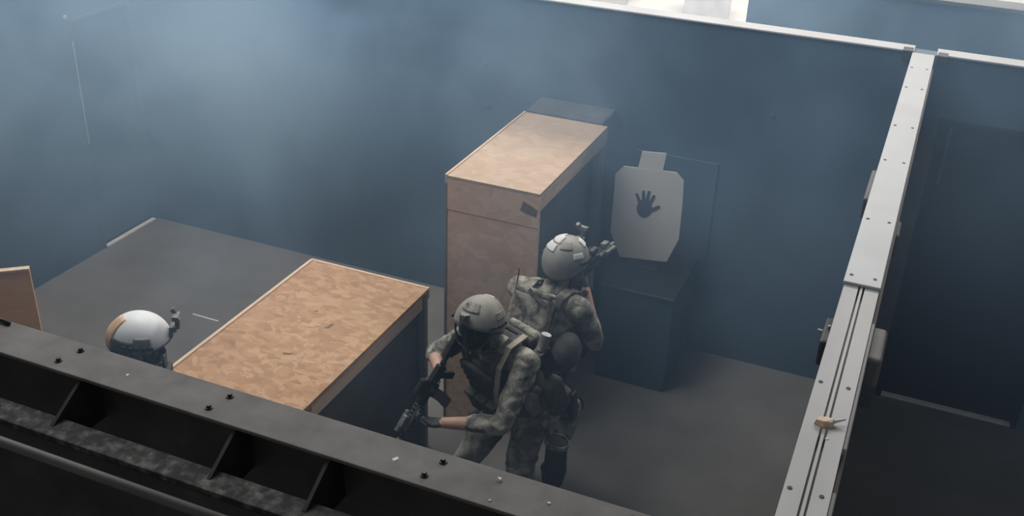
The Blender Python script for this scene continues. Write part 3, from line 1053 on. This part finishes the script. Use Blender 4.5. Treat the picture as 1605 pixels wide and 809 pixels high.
def rifle(name, label, M):
    r = empty(name, (0, 0, 0))
    tag(r, label, 'rifle')
    r.matrix_world = M
    MB().cbox((0, .03, 0), (.034, .23, .052)).cbox((0, .05, -.038), (.028, .075, .03)).build('receiver', 'gun_black', r, 0.006)
    h = MB()
    pr = [(.024 * math.cos(a), .024 * math.sin(a)) for a in [math.pi / 8 + i * math.pi / 4 for i in range(8)]]
    h.prism(pr, 1, .145, .30)
    hg = h.build('handguard', 'gun_grey', r, 0.003)
    mm = MB()
    for k in range(7):
        mm.cbox((0, .155 + .022 * k, .027), (.020, .011, .008))
        for s in (-1, 1):
            mm.cbox((s * .0265, .155 + .022 * k, 0), (.007, .011, .018))
    mm.build('rail_teeth', 'gun_black', hg)
    MB().tube((0, .30, .0), .009, (0, .345, .0), .008, 12).build('barrel', 'gun_black', r, 0, False)
    MB().tube((0, .345, .0), .0135, (0, .40, .0), .0135, 12).build('muzzle_device', 'gun_grey', r, 0.002)
    MB().tube((0, -.085, .004), .014, (0, -.20, .004), .014, 12).prism([(-.14, .028), (-.14, -.02), (-.235, -.075), (-.265, -.075), (-.265, .030)], 0, -.016, .016).build('stock', 'gun_black', r, 0.004)
    MB().prism([(-.055, -.025), (-.020, -.025), (-.040, -.115), (-.078, -.108)], 0, -.014, .014).build('pistol_grip', 'gun_black', r, 0.005)
    MB().prism([(.030, -.05), (.088, -.05), (.098, -.12), (.118, -.185), (.062, -.195), (.040, -.12)], 0, -.012, .012).build('magazine', 'gun_grey', r, 0.003)
    MB().wire([(0, -.02, -.026), (0, .0, -.052), (0, .018, -.052), (0, .028, -.03)], .003, 6).build('trigger_guard', 'gun_black', r)
    op = MB().cbox((0, .055, .045), (.030, .085, .036)).tube((0, .02, .062), .020, (0, .10, .062), .022, 14).build('optic', 'gun_black', r, 0.003)
    MB().tube((0, .099, .062), .018, (0, .1035, .062), .018, 14).build('lens', 'glass_lens', op)
    MB().cbox((.034, .24, .008), (.022, .075, .028)).tube((.034, .277, .008), .014, (.034, .325, .008), .017, 12).build('weapon_light', 'gun_grey', r, 0.003)
    MB().cbox((0, .255, .043), (.034, .065, .026)).build('aiming_module', 'gun_grey', r, 0.004)
    return r


MATMAP = {'cloth': 'camo_cloth', 'skin': 'skin', 'lip': 'lip_skin', 'mask': 'balaclava', 'glove': 'glove', 'boot': 'boot'}


def person(J, name_label, cat_group, rz, loc, face, hands, helmet_mat, patches, seed, sleeves='cloth', extra=None, nods=True):
    root = empty('person', loc, rz)
    tag(root, name_label, 'person', cat_group)
    B = Body()
    hip, belly, chest, neck = (V(J[k]) for k in ('hip', 'belly', 'chest', 'neck'))
    Hm = frame(J['head'], J['look'], (0, 0, 1))
    up = (neck - chest).normalized()
    shl, shr = V(J['sh_l']), V(J['sh_r'])
    across = (shr - shl).normalized()
    fwd = V((0, 0, 1)).cross(across)
    Cm = frame(chest, up.cross(across), up)
    # trunk
    Pm = frame(hip, (0, 1, 0), (belly - hip).normalized())
    B.ell('cloth', hip, (.175, .128, .135), Pm)
    B.ell('cloth', belly, (.155, .115, .16), Cm)
    B.ell('cloth', chest, (.175, .122, .19), Cm)
    B.limb('cloth', (chest + up * .10 - across * .09, .085), (shl - across * -.03, .075))
    B.limb('cloth', (chest + up * .10 + across * .09, .085), (shr + across * -.03, .075))
    B.limb('cloth', (neck - up * .06, .075), (neck, .066))
    B.limb(face if face == 'mask' else 'skin', (neck - up * .02, .058), (Hm @ V((0, -.02, -.06)), .054))
    head(B, Hm, face)
    for s in ('l', 'r'):
        sh, el, wr_ = V(J['sh_' + s]), V(J['el_' + s]), V(J['wr_' + s])
        B.limb('cloth', (sh, .070), (sh.lerp(el, .5), .062), (el, .053))
        fa = J.get('bare_' + s, 1.0)   # how far the sleeve reaches down the forearm
        cut = el.lerp(wr_, fa)
        if fa < 1:
            B.limb('cloth', (el, .053), (cut, .050))
            B.limb('skin', (cut, .040), (wr_, .029))
        else:
            B.limb('cloth', (el, .053), (wr_, .036))
        d, n, ts, cu = hands[s]
        B.hand(wr_, d, n, ts, cu)
        hp, kn, an = V(J['hp_' + s]), V(J['kn_' + s]), V(J['an_' + s])
        B.limb('cloth', (hp, .098), (hp.lerp(kn, .5), .086), (kn, .066))
        B.limb('cloth', (kn, .066), (kn.lerp(an, .35), .062), (an + (kn - an).normalized() * .13, .052))
        td = V(J['toe_' + s])
        fu = V(J.get('fu_' + s, (0, 0, 1)))
        Fm = frame(an, td, fu)
        B.limb('boot', (an + (kn - an).normalized() * .15, .050), (an, .044))
        B.limb('boot', (Fm @ V((0, -.045, -.045)), .036), (Fm @ V((0, .06, -.038)), .041), (Fm @ V((0, .135, -.045)), .034))
        boots(root, an, td, fu, s)
        # knee pad
        kd = ((kn - hp).normalized() - (an - kn).normalized())
        kd = (kd.normalized() if kd.length > .05 else V((0, 1, 0)))
        Km = frame(kn + kd * .058, kd, (hp - an).normalized())
        MB().ellipsoid(Km @ V((0, -.006, 0)), (.062, .022, .085), Km.to_3x3(), 16, 10).build('knee_pad', 'webbing_dark', root, 0, True)
    B.finish('body', root, MATMAP, ('cloth',), seed)
    if face != 'mask':
        eyes(root, Hm)
    helmet(root, Hm @ Matrix.Translation((0, 0, .025)), helmet_mat, patches, nods)
    v = vest(root, Cm @ Matrix.Translation((0, 0, -.02)), 'webbing_dark' if face == 'mask' else 'camo_gear')
    # belt with pouches and thigh holster
    m = MB()
    n = 26
    m.path([Pm @ V((.183 * math.cos(2 * math.pi * i / n), .136 * math.sin(2 * math.pi * i / n), .075)) for i in range(n + 1)], .05, .010, side=Pm.to_3x3() @ V((0, 0, 1)))
    b = m.build('belt', 'webbing_dark', root)
    MB().cbox((-.19, -.03, .03), (.05, .10, .12), Pm).build('belt_pouch', 'camo_gear', b, 0.012, seg=3)
    MB().cbox((.10, -.145, .03), (.13, .055, .12), Pm).build('belt_pouch', 'camo_gear', b, 0.012, seg=3)
    hpr, knr = V(J['hp_r']), V(J['kn_r'])
    Th = frame(hpr.lerp(knr, .42) + across * .098, (0, 1, 0), (hpr - knr).normalized())
    MB().cbox((0, 0, 0), (.036, .075, .17), Th).build('holster', 'gun_black', root, 0.010, seg=3)
    MB().path([hpr.lerp(knr, .40) + V((.098 * math.cos(a), .098 * math.sin(a), 0)) for a in [i * math.pi / 10 for i in range(21)]], .03, .006, side=(hpr - knr).normalized()).build('thigh_strap', 'webbing_dark', root)
    if extra:
        extra(root, Cm, v, Pm, J)
    return root, Cm, Hm


# --- the one aiming at the target
def gear_a(root, Cm, v, Pm, J):
    p = MB().cbox((0, -.205, .02), (.25, .075, .30), Cm).build('back_pack', 'camo_gear', root, 0.03, seg=4)
    MB().cbox((0, -.205, .168), (.23, .08, .03), Cm).build('pack_flap', 'camo_cloth', p, 0.012, seg=3)
    MB().path([Cm @ V(q) for q in ((-.10, -.16, .17), (-.02, -.245, .178), (.10, -.246, .12))], .02, .004, side=Cm.to_3x3() @ V((0, .5, 1))).build('pack_strap', 'webbing_dark', p)
    MB().tube((-.13, -.19, .16), .004, (-.135, -.20, .26), .003, 8, True, Cm).build('antenna', 'gun_black', p)
    MB().ellipsoid(Cm @ V((.215, -.10, -.10)), (.075, .09, .11), Cm.to_3x3(), 18, 12).build('dump_pouch', 'webbing_dark', root, 0, True)


JA = dict(hip=(0, -.16, .88), belly=(0, -.11, 1.05), chest=(0, -.03, 1.22), neck=(.01, .05, 1.405), head=(.03, .125, 1.515), look=(.12, 1, -.10),
          sh_l=(-.195, .03, 1.345), sh_r=(.195, -.03, 1.345), el_l=(-.15, .30, 1.18), wr_l=(.02, .465, 1.33), el_r=(.255, .07, 1.105), wr_r=(.12, .235, 1.31),
          hp_l=(-.095, -.15, .86), hp_r=(.095, -.17, .86), kn_l=(-.13, .12, .49), an_l=(-.14, .0, .105), kn_r=(.12, .13, .58), an_r=(.115, -.05, .285),
          toe_l=(-.1, 1, 0), toe_r=(.05, .30, -.95), fu_r=(0, .95, .30), bare_r=.45)
LA = (-1.665, 4.72, 0)
RA = math.radians(-3)
personA, CmA, HmA = person(JA, 'person in camouflage aiming a rifle at the target, seen from behind, pale-topped helmet', None, RA, LA, 'skin',
                           {'r': ((-.35, .9, .25), (-.9, -.3, 0), (0, .2, 1), 1.25), 'l': ((.35, .9, .2), (.3, 0, 1), (-1, 0, .2), 1.1)},
                           'helmet_grey', [(-178, -40, 56, 82, 'patch_pale'), (35, 80, 42, 62, 'patch_pale'), (100, 128, 22, 34, 'patch_pale'), (-172, -120, 34, 52, 'patch_pale'), (130, 172, 44, 66, 'helmet_dark')], 3, extra=gear_a)
MA = Matrix.Translation(LA) @ Matrix.Rotation(RA, 4, 'Z')
rifle('rifle', 'dark rifle shouldered by the person aiming at the target', MA @ frame((.075, .345, 1.415), (.02, 1, -.09), (0, 0, 1)))


# --- the one in front with the rifle held low
def gear_b(root, Cm, v, Pm, J):
    m = MB()
    vs, fs, n = [], [], 18
    rows = [(.435, .030, .026, .012), (.46, .052, .042, .008), (.56, .068, .054, .0), (.70, .064, .050, .0), (.745, .066, .052, .0)]
    for (z, a, b, dx) in rows:
        for i in range(n):
            t = 2 * math.pi * i / n
            vs.append((-.262 + dx + a * math.cos(t), -.215 + b * math.sin(t), z))
    for k in range(len(rows) - 1):
        for i in range(n):
            j = (i + 1) % n
            fs.append((k * n + i, k * n + j, k * n + n + j, k * n + n + i))
    fs += [tuple(range(n))[::-1], tuple((len(rows) - 1) * n + i for i in range(n))]
    dp = m.add(vs, fs).build('dump_pouch', 'sole_rubber', root, 0.004, True)
    MB().path([(-.262 + .070 * math.cos(2 * math.pi * i / 20), -.215 + .056 * math.sin(2 * math.pi * i / 20), .738) for i in range(21)], .026, .006, side=(0, 0, 1)).build('pouch_rim', 'camo_cloth', dp)
    MB().path([(-.225, -.19, .745), (-.205, -.175, .84), (-.195, -.165, .93)], .035, .006, side=(0, 1, 0)).build('pouch_strap', 'webbing_dark', dp)
    c = MB().cbox((-.205, -.13, .045), (.075, .075, .15), Cm).build('radio', 'gun_black', root, 0.010, seg=3)
    MB().tube((-.205, -.13, .115), .027, (-.215, -.19, .185), .027, 18, True, Cm).build('silver_canister', 'silver', c, 0.003)
    p = MB().cbox((-.02, -.188, -.02), (.24, .045, .30), Cm).build('back_pack', 'camo_gear', root, 0.03, seg=4)
    MB().cbox((-.02, -.214, .07), (.18, .012, .06), Cm).build('pack_flap', 'camo_cloth', p, 0.005, seg=3)
    MB().path([Cm @ V(q) for q in ((-.13, -.12, .19), (-.145, .0, .225), (-.15, .10, .17), (-.14, .165, .04), (-.10, .18, -.10))], .035, .008, side=Cm.to_3x3() @ V((1, 0, 0))).build('sling', 'webbing_tan', root)
    MB().cbox((-.225, -.09, -.20), (.07, .13, .22), Cm).build('hip_pack', 'webbing_dark', root, 0.02, seg=3)


JB = dict(hip=(-.02, -.16, .86), belly=(-.01, -.12, 1.02), chest=(0, -.05, 1.18), neck=(.01, .03, 1.36), head=(.03, .105, 1.46), look=(-.22, 1, .16),
          sh_l=(-.195, -.02, 1.295), sh_r=(.195, -.04, 1.30), el_l=(-.24, .20, 1.05), wr_l=(.03, .34, .985), el_r=(.425, .05, 1.085), wr_r=(.215, .20, 1.13),
          hp_l=(-.115, -.16, .84), hp_r=(.075, -.15, .84), kn_l=(-.15, -.02, .46), an_l=(-.17, -.22, .105), kn_r=(.11, .16, .52), an_r=(.14, .08, .105),
          toe_l=(-.25, 1, 0), toe_r=(.2, 1, 0), bare_r=.12, bare_l=.45)
LB = (-1.75, 4.20, 0)
RB = math.radians(158)
personB, CmB, HmB = person(JB, 'person in camouflage in front, dark-faced, holding a rifle pointed down', None, RB, LB, 'mask',
                           {'r': ((-.05, .95, -.3), (-1, .1, 0), (0, .2, 1), 1.25), 'l': ((.8, .55, -.1), (.2, .1, 1), (-.4, 1, 0), 1.1)},
                           'helmet_dark', [(-30, 30, 40, 62, 'camo_gear'), (150, 200, 35, 58, 'patch_pale'), (-110, -80, 22, 38, 'camo_gear')], 11, extra=gear_b, nods=False)
MBm = Matrix.Translation(LB) @ Matrix.Rotation(RB, 4, 'Z')
dB = V((.04, .62, -.76)).normalized()
rifle('rifle', 'dark rifle pointed at the floor by the front person', MBm @ frame((.165, .285, 1.155), dB, (0, 0, 1)))

# --- the one at the near end of the table, only the helmet shows over the wall
JC = dict(hip=(0, -.08, .89), belly=(0, -.05, 1.05), chest=(0, -.01, 1.22), neck=(0, .03, 1.385), head=(0, .07, 1.485), look=(0, 1, -.12),
          sh_l=(-.19, -.01, 1.335), sh_r=(.19, -.01, 1.335), el_l=(-.25, .04, 1.06), wr_l=(-.17, .23, .98), el_r=(.25, .04, 1.06), wr_r=(.17, .23, .98),
          hp_l=(-.1, -.08, .87), hp_r=(.1, -.08, .87), kn_l=(-.12, .05, .48), an_l=(-.13, -.05, .105), kn_r=(.12, .03, .48), an_r=(.13, -.07, .105),
          toe_l=(-.15, 1, 0), toe_r=(.15, 1, 0))
LC = (-3.235, 3.20, 0)
person(JC, 'person half hidden behind the near wall, only a white helmet with orange stripe showing', None, math.radians(-62), LC, 'mask',
       {'r': ((-.3, .9, -.2), (-1, -.2, 0), (0, .3, 1), .6), 'l': ((.3, .9, -.2), (1, -.2, 0), (0, .3, 1), .6)},
       'helmet_white', [(92, 140, -14, 20, 'webbing_dark'), (138, 176, -10, 62, 'patch_tan'), (60, 92, -4, 30, 'gun_grey'), (-150, -95, -6, 22, 'webbing_dark')], 5)
